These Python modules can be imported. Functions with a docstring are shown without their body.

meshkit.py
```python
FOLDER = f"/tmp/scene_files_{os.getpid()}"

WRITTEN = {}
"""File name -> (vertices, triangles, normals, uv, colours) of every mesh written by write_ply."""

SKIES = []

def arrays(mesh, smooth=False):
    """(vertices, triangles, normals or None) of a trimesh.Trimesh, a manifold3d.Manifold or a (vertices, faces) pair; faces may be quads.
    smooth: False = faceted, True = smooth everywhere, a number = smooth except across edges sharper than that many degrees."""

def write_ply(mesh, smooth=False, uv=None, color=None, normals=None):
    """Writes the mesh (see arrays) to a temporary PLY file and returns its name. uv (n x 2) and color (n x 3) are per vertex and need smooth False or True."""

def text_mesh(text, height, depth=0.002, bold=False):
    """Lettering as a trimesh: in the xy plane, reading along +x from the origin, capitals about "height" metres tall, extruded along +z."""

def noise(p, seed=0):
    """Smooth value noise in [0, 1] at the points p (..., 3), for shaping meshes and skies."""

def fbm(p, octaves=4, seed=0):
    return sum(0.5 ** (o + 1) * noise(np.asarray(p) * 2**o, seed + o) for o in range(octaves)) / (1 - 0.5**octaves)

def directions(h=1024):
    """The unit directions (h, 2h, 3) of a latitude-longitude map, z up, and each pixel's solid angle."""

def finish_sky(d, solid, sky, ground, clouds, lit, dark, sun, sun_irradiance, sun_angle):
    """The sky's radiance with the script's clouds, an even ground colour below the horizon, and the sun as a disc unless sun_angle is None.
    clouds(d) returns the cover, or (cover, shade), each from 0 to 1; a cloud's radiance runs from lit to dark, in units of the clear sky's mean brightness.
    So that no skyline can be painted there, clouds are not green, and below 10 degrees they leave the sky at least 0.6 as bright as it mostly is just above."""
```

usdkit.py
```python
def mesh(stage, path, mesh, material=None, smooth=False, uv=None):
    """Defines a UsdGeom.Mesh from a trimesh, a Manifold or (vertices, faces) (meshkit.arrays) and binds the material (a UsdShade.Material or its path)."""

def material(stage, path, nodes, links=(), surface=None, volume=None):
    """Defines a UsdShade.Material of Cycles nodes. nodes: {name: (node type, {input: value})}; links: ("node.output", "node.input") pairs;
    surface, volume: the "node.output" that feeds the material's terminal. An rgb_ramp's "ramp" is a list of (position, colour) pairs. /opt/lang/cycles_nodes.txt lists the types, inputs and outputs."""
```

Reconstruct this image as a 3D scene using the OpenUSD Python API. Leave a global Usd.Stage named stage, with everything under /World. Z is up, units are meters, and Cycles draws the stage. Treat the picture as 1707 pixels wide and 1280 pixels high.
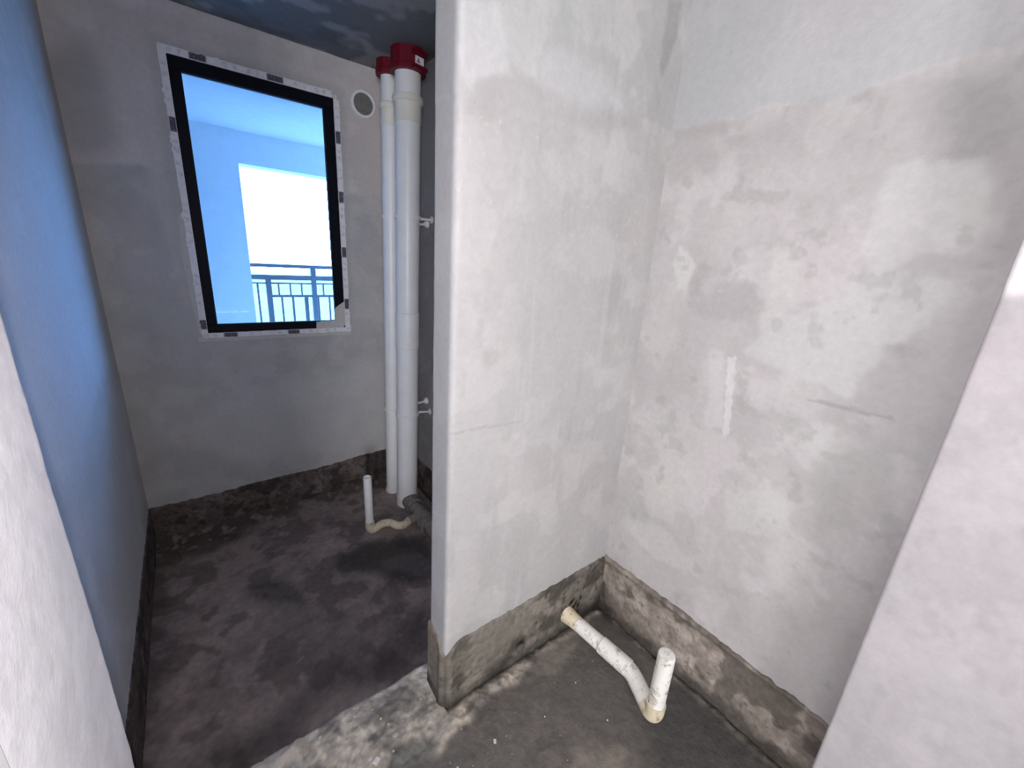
import math, random
import numpy as np
import trimesh, shapely
from scipy.ndimage import gaussian_filter
from pxr import Usd, UsdGeom, UsdLux, UsdShade, Gf, Sdf, Vt
import usdkit, meshkit

stage = Usd.Stage.CreateInMemory()
UsdGeom.SetStageUpAxis(stage, 'Z')
UsdGeom.SetStageMetersPerUnit(stage, 1.0)
UsdGeom.Xform.Define(stage, '/World')
rng = np.random.default_rng(7)

# ------------------------------------------------------------------ camera, light, exposure
RIGHT, FWD, UP = (0.79097007, -0.60852147, 0.06378061), (0.59817063, 0.74714418, -0.2897714), (0.12867881, 0.26735219, 0.95496836)
EYE = (0.0, 0.0, 1.6)
cam = UsdGeom.Camera.Define(stage, '/World/camera')
cam.AddTransformOp().Set(Gf.Matrix4d(*RIGHT, 0, *UP, 0, *[-c for c in FWD], 0, *EYE, 1))
cam.CreateHorizontalApertureAttr(36.0)
cam.CreateVerticalApertureAttr(27.0)
cam.CreateFocalLengthAttr(685.97 / 1707 * 36.0)
cam.CreateClippingRangeAttr(Gf.Vec2f(0.02, 100000))
cam.CreateExposureAttr(0.35)

dome = UsdLux.DomeLight.Define(stage, '/World/overcast_sky')        # even white overcast sky
dome.CreateColorAttr(Gf.Vec3f(0.97, 0.985, 1.0))
dome.CreateIntensityAttr(4.7)

flash = UsdLux.SphereLight.Define(stage, '/World/phone_flash')      # the photographer's phone light, beside the lens
flash.CreateRadiusAttr(0.006)
flash.CreateNormalizeAttr(True)
flash.CreateColorAttr(Gf.Vec3f(1.0, 0.965, 0.985))
flash.CreateIntensityAttr(11.0)
flash.AddTranslateOp().Set(Gf.Vec3d(*[e - 0.014 * r + 0.004 * u for e, r, u in zip(EYE, RIGHT, UP)]))

hall = UsdLux.RectLight.Define(stage, '/World/added_hall_fill')       # added fill lamp behind the photographer, aimed at the far pipes
hall.CreateWidthAttr(1.8); hall.CreateHeightAttr(2.3)
hall.CreateColorAttr(Gf.Vec3f(1.0, 0.985, 0.995))
hall.CreateIntensityAttr(13.0)
hall.AddTranslateOp().Set(Gf.Vec3d(-2.3, -5.15, 1.45))
hall.AddRotateXOp().Set(90.0)                                       # shines towards +y, into the room
side = UsdLux.RectLight.Define(stage, '/World/added_side_fill')       # second added fill lamp, brightens the right wall and reveal
side.CreateWidthAttr(3.4); side.CreateHeightAttr(2.2)
side.CreateColorAttr(Gf.Vec3f(1.0, 0.985, 0.995))
side.CreateIntensityAttr(2.2)
side.AddTransformOp().Set(Gf.Matrix4d(0, -1, 0, 0, 0, 0, 1, 0, -1, 0, 0, 0, -3.25, -2.4, 1.45, 1))   # shines towards +x

# ------------------------------------------------------------------ names and properties
USED = {}
def path_for(name, parent=None):
    base = (parent.GetPath().pathString if parent is not None else '/World') + '/' + name
    k = USED.get(base, 0); USED[base] = k + 1
    return base if k == 0 else f'{base}_{k:03d}'
def tag(prim, label=None, category=None, group=None, kind=None):
    for k, v in (('label', label), ('category', category), ('group', group), ('kind', kind)):
        if v: prim.SetCustomDataByKey(k, v)
    return prim
def thing(name, label, category, loc=(0, 0, 0), group=None):
    x = UsdGeom.Xform.Define(stage, path_for(name)); x.AddTranslateOp().Set(Gf.Vec3d(*loc))
    x.GetPrim().SetMetadata('kind', 'component')
    return tag(x.GetPrim(), label, category, group)
def obj(name, mesh, mat, parent=None, smooth=35, tint=None):
    m = usdkit.mesh(stage, path_for(name, parent), mesh, mat, smooth=smooth if tint is None else True)
    if tint is not None:
        UsdGeom.PrimvarsAPI(m).CreatePrimvar('tint', Sdf.ValueTypeNames.Color3fArray, 'vertex').Set(Vt.Vec3fArray.FromNumpy(np.asarray(tint, np.float32)))
    return m.GetPrim()
def struct(name, mesh, mat, parent=None, label=None, **k):
    p = obj(name, mesh, mat, parent, **k)
    if parent is None: tag(p, label, None, None, 'structure')
    return p

# ------------------------------------------------------------------ materials
LOOK = {}
def surface(name, rough=0.85, grain=(60.0, 0.12), bump=(90.0, 0.25, 0.004), spec=0.3, col=None, streak=None, coat=0.0):
    """A principled surface: base colour from the mesh's painted tint (or one colour), times a fine noise, with a fine bump."""
    n = {'p': ('principled_bsdf', {'roughness': rough, 'specular_ior_level': spec, 'coat_weight': coat, 'coat_roughness': 0.25}),
         'g': ('geometry', {}),
         'nz': ('noise_texture', {'scale': grain[0], 'detail': 6.0, 'roughness': 0.65}),
         'rp': ('rgb_ramp', {'ramp': [(0.25, (1 - grain[1],) * 3), (0.75, (1 + grain[1],) * 3)]}),
         'mx': ('mix', {'mix_type': 'multiply', 'fac': 1.0}),
         'bn': ('noise_texture', {'scale': bump[0], 'detail': 5.0, 'roughness': 0.6}),
         'bp': ('bump', {'strength': bump[1], 'distance': bump[2]})}
    l = [('g.position', 'nz.vector'), ('g.position', 'bn.vector'), ('nz.fac', 'rp.fac'), ('rp.color', 'mx.color2'), ('mx.color', 'p.base_color'),
         ('bn.fac', 'bp.height'), ('bp.normal', 'p.normal')]
    if col is None:
        n['at'] = ('attribute', {'attribute': 'tint'}); l.append(('at.color', 'mx.color1'))
    else:
        n['mx'][1]['color1'] = col
    if streak:                                                       # (scale, threshold low, high, colour): stains
        n['sn'] = ('noise_texture', {'scale': streak[0], 'detail': 7.0, 'roughness': 0.7})
        n['sr'] = ('rgb_ramp', {'ramp': [(streak[1], (0, 0, 0)), (streak[2], (1, 1, 1))]})
        n['sm'] = ('mix', {'mix_type': 'mix', 'color2': streak[3]})
        l = [x for x in l if x[1] != 'p.base_color'] + [('g.position', 'sn.vector'), ('sn.fac', 'sr.fac'), ('sr.color', 'sm.fac'), ('mx.color', 'sm.color1'), ('sm.color', 'p.base_color')]
    LOOK[name] = usdkit.material(stage, '/World/Looks/' + name, n, l, surface='p.BSDF')
    return LOOK[name]
surface('plaster', 0.9, (45.0, 0.07), (120.0, 0.22, 0.003), 0.2)
surface('waterproof_coat', 0.72, (40.0, 0.28), (70.0, 0.5, 0.006), 0.35)
surface('screed', 0.8, (35.0, 0.22), (80.0, 0.5, 0.006), 0.3)
surface('white_plastic', 0.38, (6.0, 0.04), (30.0, 0.02, 0.001), 0.5, (0.88, 0.885, 0.89))
surface('cream_plastic', 0.4, (6.0, 0.04), (30.0, 0.02, 0.001), 0.5, (0.82, 0.81, 0.73))
surface('pipe_plastic', 0.38, (8.0, 0.05), (30.0, 0.02, 0.001), 0.5, (0.88, 0.89, 0.90), (14.0, 0.66, 0.80, (0.38, 0.36, 0.32)))
surface('spattered_plastic', 0.5, (10.0, 0.06), (60.0, 0.15, 0.002), 0.4, (0.80, 0.79, 0.75), (26.0, 0.53, 0.66, (0.36, 0.30, 0.22)))
surface('stained_plastic', 0.6, (14.0, 0.12), (60.0, 0.2, 0.003), 0.35, (0.70, 0.62, 0.46), (22.0, 0.53, 0.68, (0.22, 0.16, 0.10)))
surface('grimy_plastic', 0.7, (20.0, 0.15), (60.0, 0.3, 0.004), 0.3, (0.27, 0.25, 0.23), (18.0, 0.48, 0.66, (0.12, 0.105, 0.09)))
surface('red_plastic', 0.5, (20.0, 0.10), (40.0, 0.05, 0.001), 0.3, (0.14, 0.004, 0.016))
surface('pink_print', 0.5, (20.0, 0.05), (40.0, 0.02, 0.001), 0.3, (0.55, 0.22, 0.28))
surface('dark_frame', 0.55, (30.0, 0.1), (40.0, 0.03, 0.001), 0.15, (0.003, 0.004, 0.012))
surface('rubber', 0.7, (30.0, 0.1), (40.0, 0.03, 0.001), 0.3, (0.01, 0.01, 0.012))
surface('film', 0.5, (50.0, 0.06), (60.0, 0.2, 0.002), 0.4)
surface('white_mortar', 0.9, (60.0, 0.1), (90.0, 0.4, 0.004), 0.2, (0.62, 0.61, 0.58))
surface('steel', 0.45, (60.0, 0.1), (80.0, 0.05, 0.001), 0.5, (0.52, 0.52, 0.52))
surface('balcony_paint', 0.9, (12.0, 0.05), (80.0, 0.1, 0.002), 0.2, (0.78, 0.76, 0.73))
surface('rail_paint', 0.5, (30.0, 0.05), (40.0, 0.02, 0.001), 0.4, (0.16, 0.16, 0.16))
surface('far_ground', 1.0, (0.01, 0.3), (1.0, 0.0, 0.01), 0.0, (0.26, 0.27, 0.24))
LOOK['pane'] = usdkit.material(stage, '/World/Looks/pane', {
    't': ('transparent_bsdf', {'color': (0.155, 0.40, 1.0)}), 'g': ('glossy_bsdf', {'roughness': 0.02, 'color': (0.9, 0.95, 1.0)}),  # blue cast of the daylight is put into the glass colour
    'f': ('fresnel', {'IOR': 1.5}), 'h': ('math', {'math_type': 'multiply', 'value2': 0.35}), 'm': ('mix_closure', {})}, [('f.fac', 'h.value1'), ('h.value', 'm.fac'), ('t.BSDF', 'm.closure1'), ('g.BSDF', 'm.closure2')], surface='m.closure')

# ------------------------------------------------------------------ mesh helpers
fbm = meshkit.fbm
def sm(a, b, x):
    t = np.clip((x - a) / (b - a), 0, 1); return t * t * (3 - 2 * t)
def tube(pts, r, n=28, caps=True):
    """A round tube through the points; r is one radius or one per point."""
    P = np.asarray(pts, float); r = np.full(len(P), r) if np.ndim(r) == 0 else np.asarray(r, float)
    T = np.gradient(P, axis=0); T /= np.linalg.norm(T, axis=1, keepdims=True)
    a = np.array([1.0, 0, 0]) if abs(T[0, 0]) < 0.9 else np.array([0, 1.0, 0])
    N = np.cross(T[0], a); N /= np.linalg.norm(N); V, F = [], []
    th = np.linspace(0, 2 * np.pi, n, endpoint=False)
    for i in range(len(P)):
        N = N - T[i] * (N @ T[i]); N /= np.linalg.norm(N); B = np.cross(T[i], N)
        V.append(P[i] + r[i] * (np.cos(th)[:, None] * N + np.sin(th)[:, None] * B))
    V = np.vstack(V); k = np.arange(n); k2 = (k + 1) % n
    for i in range(len(P) - 1):
        a0, a1, b0, b1 = i * n + k, i * n + k2, (i + 1) * n + k, (i + 1) * n + k2
        F += [np.c_[a0, a1, b1], np.c_[a0, b1, b0]]
    F = np.vstack(F)
    if caps:
        V = np.vstack([V, P[0], P[-1]]); m = len(P) * n
        F = np.vstack([F, np.c_[k2, k, np.full(n, m)], np.c_[(len(P) - 1) * n + k, (len(P) - 1) * n + k2, np.full(n, m + 1)]])
    t = trimesh.Trimesh(V, F, process=False)
    return t
def smooth_path(pts, n=8):
    """Catmull-Rom through the points."""
    P = np.asarray(pts, float); Q = np.vstack([2 * P[0] - P[1], P, 2 * P[-1] - P[-2]]); out = []
    for i in range(1, len(Q) - 2):
        for t in np.linspace(0, 1, n, endpoint=False):
            a, b, c, d = Q[i - 1:i + 3]
            out.append(0.5 * (2 * b + (c - a) * t + (2 * a - 5 * b + 4 * c - d) * t * t + (3 * b - a - 3 * c + d) * t ** 3))
    return np.array(out + [P[-1]])
def lathe(prof, axis_from, axis_to, n=32):
    """prof: (radius, distance along the axis) pairs; the axis starts at axis_from and points to axis_to."""
    A = np.asarray(axis_from, float); D = np.asarray(axis_to, float) - A; D /= np.linalg.norm(D)
    a = np.array([1.0, 0, 0]) if abs(D[0]) < 0.9 else np.array([0, 1.0, 0]); N = np.cross(D, a); N /= np.linalg.norm(N); B = np.cross(D, N)
    th = np.linspace(0, 2 * np.pi, n, endpoint=False); k = np.arange(n); k2 = (k + 1) % n
    V = np.vstack([A + h * D + r * (np.cos(th)[:, None] * N + np.sin(th)[:, None] * B) for r, h in prof]); F = []
    for i in range(len(prof) - 1):
        a0, a1, b0, b1 = i * n + k, i * n + k2, (i + 1) * n + k, (i + 1) * n + k2
        F += [np.c_[a0, a1, b1], np.c_[a0, b1, b0]]
    return trimesh.Trimesh(V, np.vstack(F), process=False)
def box(x0, x1, y0, y1, z0, z1, bev=0.0):
    if bev:
        import manifold3d as m3
        c = [m3.Manifold.cube((x1 - x0 - (2 * bev if k != 0 else 0), y1 - y0 - (2 * bev if k != 1 else 0), z1 - z0 - (2 * bev if k != 2 else 0)), True) for k in range(3)]
        h = m3.Manifold.batch_hull(c).translate(((x0 + x1) / 2, (y0 + y1) / 2, (z0 + z1) / 2)).to_mesh()
        return trimesh.Trimesh(h.vert_properties[:, :3], h.tri_verts, process=False)
    b = trimesh.creation.box((x1 - x0, y1 - y0, z1 - z0)); b.apply_translation(((x0 + x1) / 2, (y0 + y1) / 2, (z0 + z1) / 2)); return b
def cat(*m): return trimesh.util.concatenate(m)
def lines(a, b, step, must=()):
    g = np.linspace(a, b, max(2, int(round((b - a) / step)) + 1))
    for m in must: g[np.abs(g - m).argmin()] = m
    return g
def grid_faces(nu, nv):
    i = np.arange(nu - 1)[:, None] * nv + np.arange(nv - 1)[None]
    return np.vstack([np.c_[i.ravel(), (i + nv).ravel(), (i + nv + 1).ravel()], np.c_[i.ravel(), (i + nv + 1).ravel(), (i + 1).ravel()]])
def warp_mask(poly, a, b, warp=0.012, soft=0.006, seed=0, freq=22.0, step=0.006):
    """Soft ragged-edged mask of a polygon on the grid coordinates a, b (2-D arrays)."""
    p3 = np.stack([a * freq, b * freq, np.full_like(a, seed * 3.7)], -1)
    wa, wb = fbm(p3, 4, seed + 11) - 0.5, fbm(p3 + 57.3, 4, seed + 23) - 0.5
    m = shapely.contains_xy(shapely.Polygon(poly).buffer(0), a + 2 * warp * wa, b + 2 * warp * wb).astype(float)
    return gaussian_filter(m, max(0.3, soft / step))
def ribbon(pts, z0, z1, step, side=1, must_s=(), must_z=(), fillet=0.0):
    """A vertical sheet along the plan points: returns S, Z, X, Y (2-D) and the outward normal (side=1: left of travel)."""
    P = np.asarray(pts, float); d = np.r_[0, np.cumsum(np.linalg.norm(np.diff(P, axis=0), axis=1))]
    s = lines(0, d[-1], step, tuple(must_s) + tuple(d[1:-1])); z = lines(z0, z1, step, must_z)
    x, y = np.interp(s, d, P[:, 0]), np.interp(s, d, P[:, 1])
    T = np.diff(P, axis=0); T /= np.linalg.norm(T, axis=1, keepdims=True)
    seg = np.clip(np.searchsorted(d, s, 'right') - 1, 0, len(T) - 1); t = T[seg]
    if fillet:
        for k in range(1, len(P) - 1):
            near = np.abs(s - d[k]) < fillet
            w = ((s - d[k]) / fillet + 1) / 2
            tt = T[k - 1] * (1 - w)[:, None] + T[k] * w[:, None]; t[near] = tt[near]
            q0, q1 = P[k] - T[k - 1] * fillet, P[k] + T[k] * fillet; u = np.clip(w, 0, 1)[:, None]
            c = (1 - u) ** 2 * q0 + 2 * u * (1 - u) * P[k] + u ** 2 * q1
            x[near], y[near] = c[near, 0], c[near, 1]
        t = t / np.linalg.norm(t, axis=1, keepdims=True)
    n = np.stack([-t[:, 1], t[:, 0]], 1) * side
    S, Z = np.meshgrid(s, z, indexing='ij'); X, Y = np.meshgrid(x, z, indexing='ij')[0], np.meshgrid(y, z, indexing='ij')[0]
    return S, Z, X, Y, np.meshgrid(n[:, 0], z, indexing='ij')[0], np.meshgrid(n[:, 1], z, indexing='ij')[0]
def sheet(name, R, col, disp, mat, label=None, side=1, hole=None, parent=None, keep=None):
    S, Z, X, Y, NX, NY = R
    V = np.stack([X + NX * disp, Y + NY * disp, Z], -1).reshape(-1, 3)
    F = grid_faces(*S.shape)
    if side > 0: F = F[:, ::-1]
    if hole is not None:
        c = V[F].mean(1); F = F[~hole(c)]
    return struct(name, (V, F), mat, parent, label, tint=np.clip(col, 0.003, 0.95).reshape(-1, 3))
def tone(c, like): return np.ones(like.shape + (1,)) * np.asarray(c)
def blend(C, m, c): return C * (1 - m[..., None]) + m[..., None] * np.asarray(c)
def noise2(a, b, f, seed, octaves=5, fb=None): return fbm(np.stack([a * f, b * (fb or f), np.full_like(a, seed * 1.31)], -1), octaves, seed)

PATCH = {
 'R': {
  'L1': [(0.335, 1.875), (0.297, 1.882), (0.167, 1.877), (0.153, 1.825), (0.135, 1.721), (0.185, 1.694), (0.259, 1.65), (0.252, 1.607), (0.144, 1.616), (0.169, 1.518), (0.219, 1.441), (0.258, 1.35), (0.273, 1.274), (0.385, 1.315), (0.589, 1.355), (0.534, 1.416), (0.558, 1.49), (0.449, 1.498), (0.359, 1.558), (0.317, 1.626), (0.341, 1.677), (0.347, 1.793)],
  'L2': [(0.558, 1.685), (0.493, 1.686), (0.466, 1.517), (0.551, 1.459), (0.545, 1.598)],
  'L3': [(0.89, 1.627), (0.862, 1.688), (0.794, 1.623), (0.812, 1.535), (0.852, 1.531)],
  'L4': [(0.622, 1.33), (0.593, 1.336), (0.561, 1.07), (0.579, 1.054)],
  'L5': [(0.691, 1.351), (0.639, 1.353), (0.584, 1.08), (0.658, 1.062), (0.651, 1.161)],
  'L6': [(0.876, 0.777), (0.727, 0.848), (0.683, 0.625), (0.785, 0.621)],
  'L7': [(0.535, 0.87), (0.456, 0.901), (0.362, 0.959), (0.336, 0.846), (0.364, 0.771), (0.496, 0.727)],
  'L8': [(0.35, 1.168), (0.279, 1.21), (0.281, 1.14), (0.308, 1.071)],
  'L9': [(0.319, 1.602), (0.233, 1.637), (0.107, 1.619), (0.127, 1.549), (0.215, 1.476), (0.269, 1.401)],
  'D1': [(0.372, 1.259), (0.263, 1.268), (0.175, 1.269), (0.172, 1.259), (0.26, 1.255), (0.37, 1.25)],
  'D2': [(0.702, 1.571), (0.578, 1.581), (0.572, 1.456), (0.768, 1.453)],
  'D3': [(0.298, 2.046), (0.18, 2.087), (0.072, 1.696), (0.114, 1.644), (0.137, 1.795), (0.163, 1.874), (0.254, 1.88)],
  'D5': [(0.317, 1.083), (0.161, 1.197), (0.101, 0.981), (0.257, 0.858)],
  'D6': [(0.715, 2.075), (0.482, 2.049), (0.391, 1.937), (0.613, 1.923), (0.707, 1.96)],
  'D7': [(0.964, 2.064), (0.728, 2.053), (0.722, 2.028), (0.958, 2.032)],
  'Y1': [(0.213, 1.8), (0.151, 1.832), (0.136, 1.727), (0.182, 1.721)],
  'K1': [(0.973, 1.549), (0.671, 1.434), (0.591, 1.111), (0.882, 1.033)],
 },
 'P': {
  'L1': [(0.553, 2.136), (0.669, 2.177), (0.7, 2.042), (0.629, 2.007), (0.598, 1.975), (0.556, 2.032)],
  'L2': [(0.753, 2.081), (0.883, 2.149), (1.124, 2.11), (1.161, 2.074), (0.972, 2.018), (0.915, 2.038), (0.822, 2.046)],
  'L3': [(0.565, 1.92), (0.601, 1.916), (0.636, 1.862), (0.625, 1.765), (0.606, 1.641), (0.632, 1.384), (0.711, 1.192), (0.731, 1.024), (0.694, 0.79), (0.674, 0.426), (0.604, 0.305), (0.564, 1.14), (0.567, 1.638)],
  'D1': [(0.927, 2.008), (1.246, 2.082), (1.25, 2.03), (1.02, 1.977), (0.923, 1.985)],
  'D2': [(1.295, 2.397), (1.368, 2.422), (1.372, 2.326), (1.325, 2.197), (1.304, 2.209), (1.302, 2.306)],
  'D3': [(0.678, 2.18), (0.79, 2.22), (0.923, 2.187), (0.765, 2.073), (0.705, 2.056)],
  'D4': [(0.552, 1.092), (0.667, 1.088), (0.836, 1.079), (0.835, 1.088), (0.667, 1.098), (0.551, 1.101)],
  'D5': [(1.211, 2.277), (1.284, 2.3), (1.279, 2.202), (1.219, 2.189)],
  'K1': [(0.736, 1.96), (0.906, 1.984), (1.124, 1.642), (1.171, 1.022), (0.875, 0.944), (0.731, 1.485)],
 },
 'F': {
  'dark': [(0.291, 0.87), (0.395, 0.875), (0.506, 0.872), (0.676, 0.901), (0.789, 0.906), (0.883, 0.906), (1.121, 0.932), (1.319, 0.933), (1.407, 0.916), (1.375, 0.136), (1.189, 0.067), (0.245, 0.749)],
  'tan1': [(0.844, 0.573), (0.902, 0.558), (0.99, 0.496), (0.926, 0.436), (0.781, 0.539)],
  'black': [(1.151, 0.501), (1.395, 0.526), (1.421, 0.363), (1.358, 0.148), (1.007, 0.378)],
  'tan2': [(1.035, 0.956), (1.26, 0.974), (1.281, 0.899), (1.003, 0.828), (0.922, 0.884)],
  'wet1': [(0.351, 0.97), (0.446, 0.937), (0.504, 0.873), (0.396, 0.834), (0.297, 0.885)],
  'wet2': [(0.307, 1.144), (0.402, 1.158), (0.486, 1.128), (0.499, 1.049), (0.397, 1.031), (0.304, 1.072)],
  'pale': [(0.542, 1.194), (0.615, 1.186), (0.565, 1.072), (0.514, 1.08)],
  'pale2': [(0.229, 1.162), (0.358, 1.161), (0.421, 1.145), (0.374, 1.084), (0.271, 1.096)],
 },
 'G': {
  'b1': [(0.57, 2.484), (0.833, 2.535), (1.22, 2.367), (1.025, 1.986), (0.879, 2.02), (0.711, 2.194), (0.532, 2.344)],
  'b2': [(-0.417, 3.419), (-0.15, 3.328), (0.238, 3.443), (0.278, 3.139), (-0.161, 2.963), (-0.405, 3.089)],
  'b3': [(0.738, 1.785), (0.939, 1.807), (0.776, 1.488), (0.525, 1.505), (0.421, 1.541)],
  'b4': [(-0.26, 1.606), (-0.021, 1.568), (0.08, 1.645), (0.204, 1.527), (0.028, 1.452), (-0.076, 1.45)],
  'g1': [(0.029, 2.528), (0.249, 2.5), (0.356, 2.198), (0.123, 2.302)],
  'l1': [(-0.322, 2.552), (-0.176, 2.503), (-0.232, 2.306), (-0.329, 2.288)],
  'l2': [(0.835, 2.311), (1.064, 2.234), (1.089, 2.11), (1.025, 1.986), (0.794, 2.203)],
  'l3': [(0.105, 2.167), (0.446, 2.033), (0.612, 1.73), (0.363, 1.732), (0.102, 1.951)],
  'b5': [(0.372, 1.765), (0.636, 1.626), (0.525, 1.505), (0.26, 1.551), (0.113, 1.56), (0.106, 1.658)],
 },
 'W': {
  'D1': [(-0.508, 1.035), (-0.437, 1.031), (-0.338, -0.102), (-0.364, 0.503)],
  'L1': [(-0.145, 2.546), (0.05, 2.581), (0.071, 1.001), (0.007, 0.985)],
  'D2': [(-0.423, 2.363), (-0.213, 2.524), (-0.177, 2.054), (-0.373, 1.955)],
  'L2': [(1.113, 2.564), (1.283, 2.605), (1.313, 1.983), (1.046, 1.987)],
  'L3': [(-0.041, 0.483), (0.279, 0.604), (1.233, 0.729), (1.212, -0.032), (0.223, 0.057), (-0.067, 0.27)],
 },
 'L': {
  'B1': [(2.257, 2.02), (3.169, 1.974), (3.142, 1.31), (3.104, 0.922), (2.591, 0.896), (1.819, 0.809), (1.658, 0.968), (1.65, 1.322), (1.921, 1.722)],
  'G1': [(2.591, 0.896), (2.958, 0.615), (2.758, -0.037), (2.077, -0.062), (1.745, 0.323), (1.83, 0.735)],
 },
}


# ------------------------------------------------------------------ room dimensions (metres; the camera stands at x = y = 0)
XL, XR, YW, YP, XC, YB = -0.378, 1.424, 3.264, 0.977, 0.561, 1.099
ZC, ZF, YS = 2.777, -0.402, 1.178
WX0, WX1, WZ0, WZ1 = 0.078, 0.940, 1.016, 2.545
GX0, GX1, GZ0, GZ1 = 0.137, 0.875, 1.071, 2.475
YO = 4.664
PUTTY, GREY, DARKP = np.array((0.54, 0.54, 0.555)), np.array((0.56, 0.537, 0.54)), np.array((0.37, 0.36, 0.365))

# ------------------------------------------------------------------ walls
def plaster_base(S, Z, seed, base, amp=0.10, vert=2.6):
    n1 = noise2(S, Z, 5.0, seed, 5); n2 = noise2(S, Z, 9.0, seed + 5, 5, 9.0 / vert); n3 = noise2(S, Z, 28.0, seed + 9, 4)
    k = 1 + amp * (2.0 * (n1 - 0.5) + 1.6 * (n2 - 0.5) + 0.7 * (n3 - 0.5))
    hue = noise2(S, Z, 3.5, seed + 17, 3) - 0.5
    dry = sm(0.50, 0.60, noise2(S, Z, 8.0, seed + 21, 6)) - 0.4; k = k * (1 + 0.9 * amp * dry)      # trowelled coats with edges
    return np.asarray(base) * k[..., None] * (1 + hue[..., None] * np.array((0.07, 0.0, 0.02)))
def trowel(S, Z, seed, amp=0.0016):
    return amp * (1.6 * (noise2(S, Z, 3.0, seed, 3) - 0.5) + 1.0 * (noise2(S, Z, 14.0, seed + 3, 4) - 0.5) + 0.5 * (noise2(S, Z, 60.0, seed + 4, 3) - 0.5))
def edge_line(s, knots, seed, amp=0.012):
    k = np.asarray(knots); return np.interp(s, k[:, 0], k[:, 1]) + amp * (fbm(np.stack([s * 40, s * 0 + seed, s * 0], -1), 4, seed) - 0.5)

# right wall, both sides of the partition (s runs from the entry towards the window wall)
R = ribbon([(XR, 0.0), (XR, YW + 0.02)], ZF - 0.05, ZC + 0.02, 0.006, 1)
S, Z = R[0], R[1]; yy = R[3]
C = plaster_base(yy, Z, 1, GREY, 0.13)
top = edge_line(yy[:, 0], [(-1, 2.09), (0.179, 2.091), (0.281, 2.091), (0.337, 2.08), (0.401, 2.071), (0.459, 2.06), (0.509, 2.052), (0.585, 2.071), (0.674, 2.082), (0.711, 2.074), (0.718, 2.046), (0.76, 2.068), (0.846, 2.07), (0.97, 2.07), (1.1, 2.0), (2.7, 1.93), (4, 1.97)], 3)[:, None]
front = yy < 1.04
upper = gaussian_filter((Z > top).astype(float), 0.6)
C = blend(C, upper, plaster_base(yy, Z, 2, PUTTY, 0.04, 1.2) if True else 0)
rp = dict(PATCH['R'])
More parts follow.
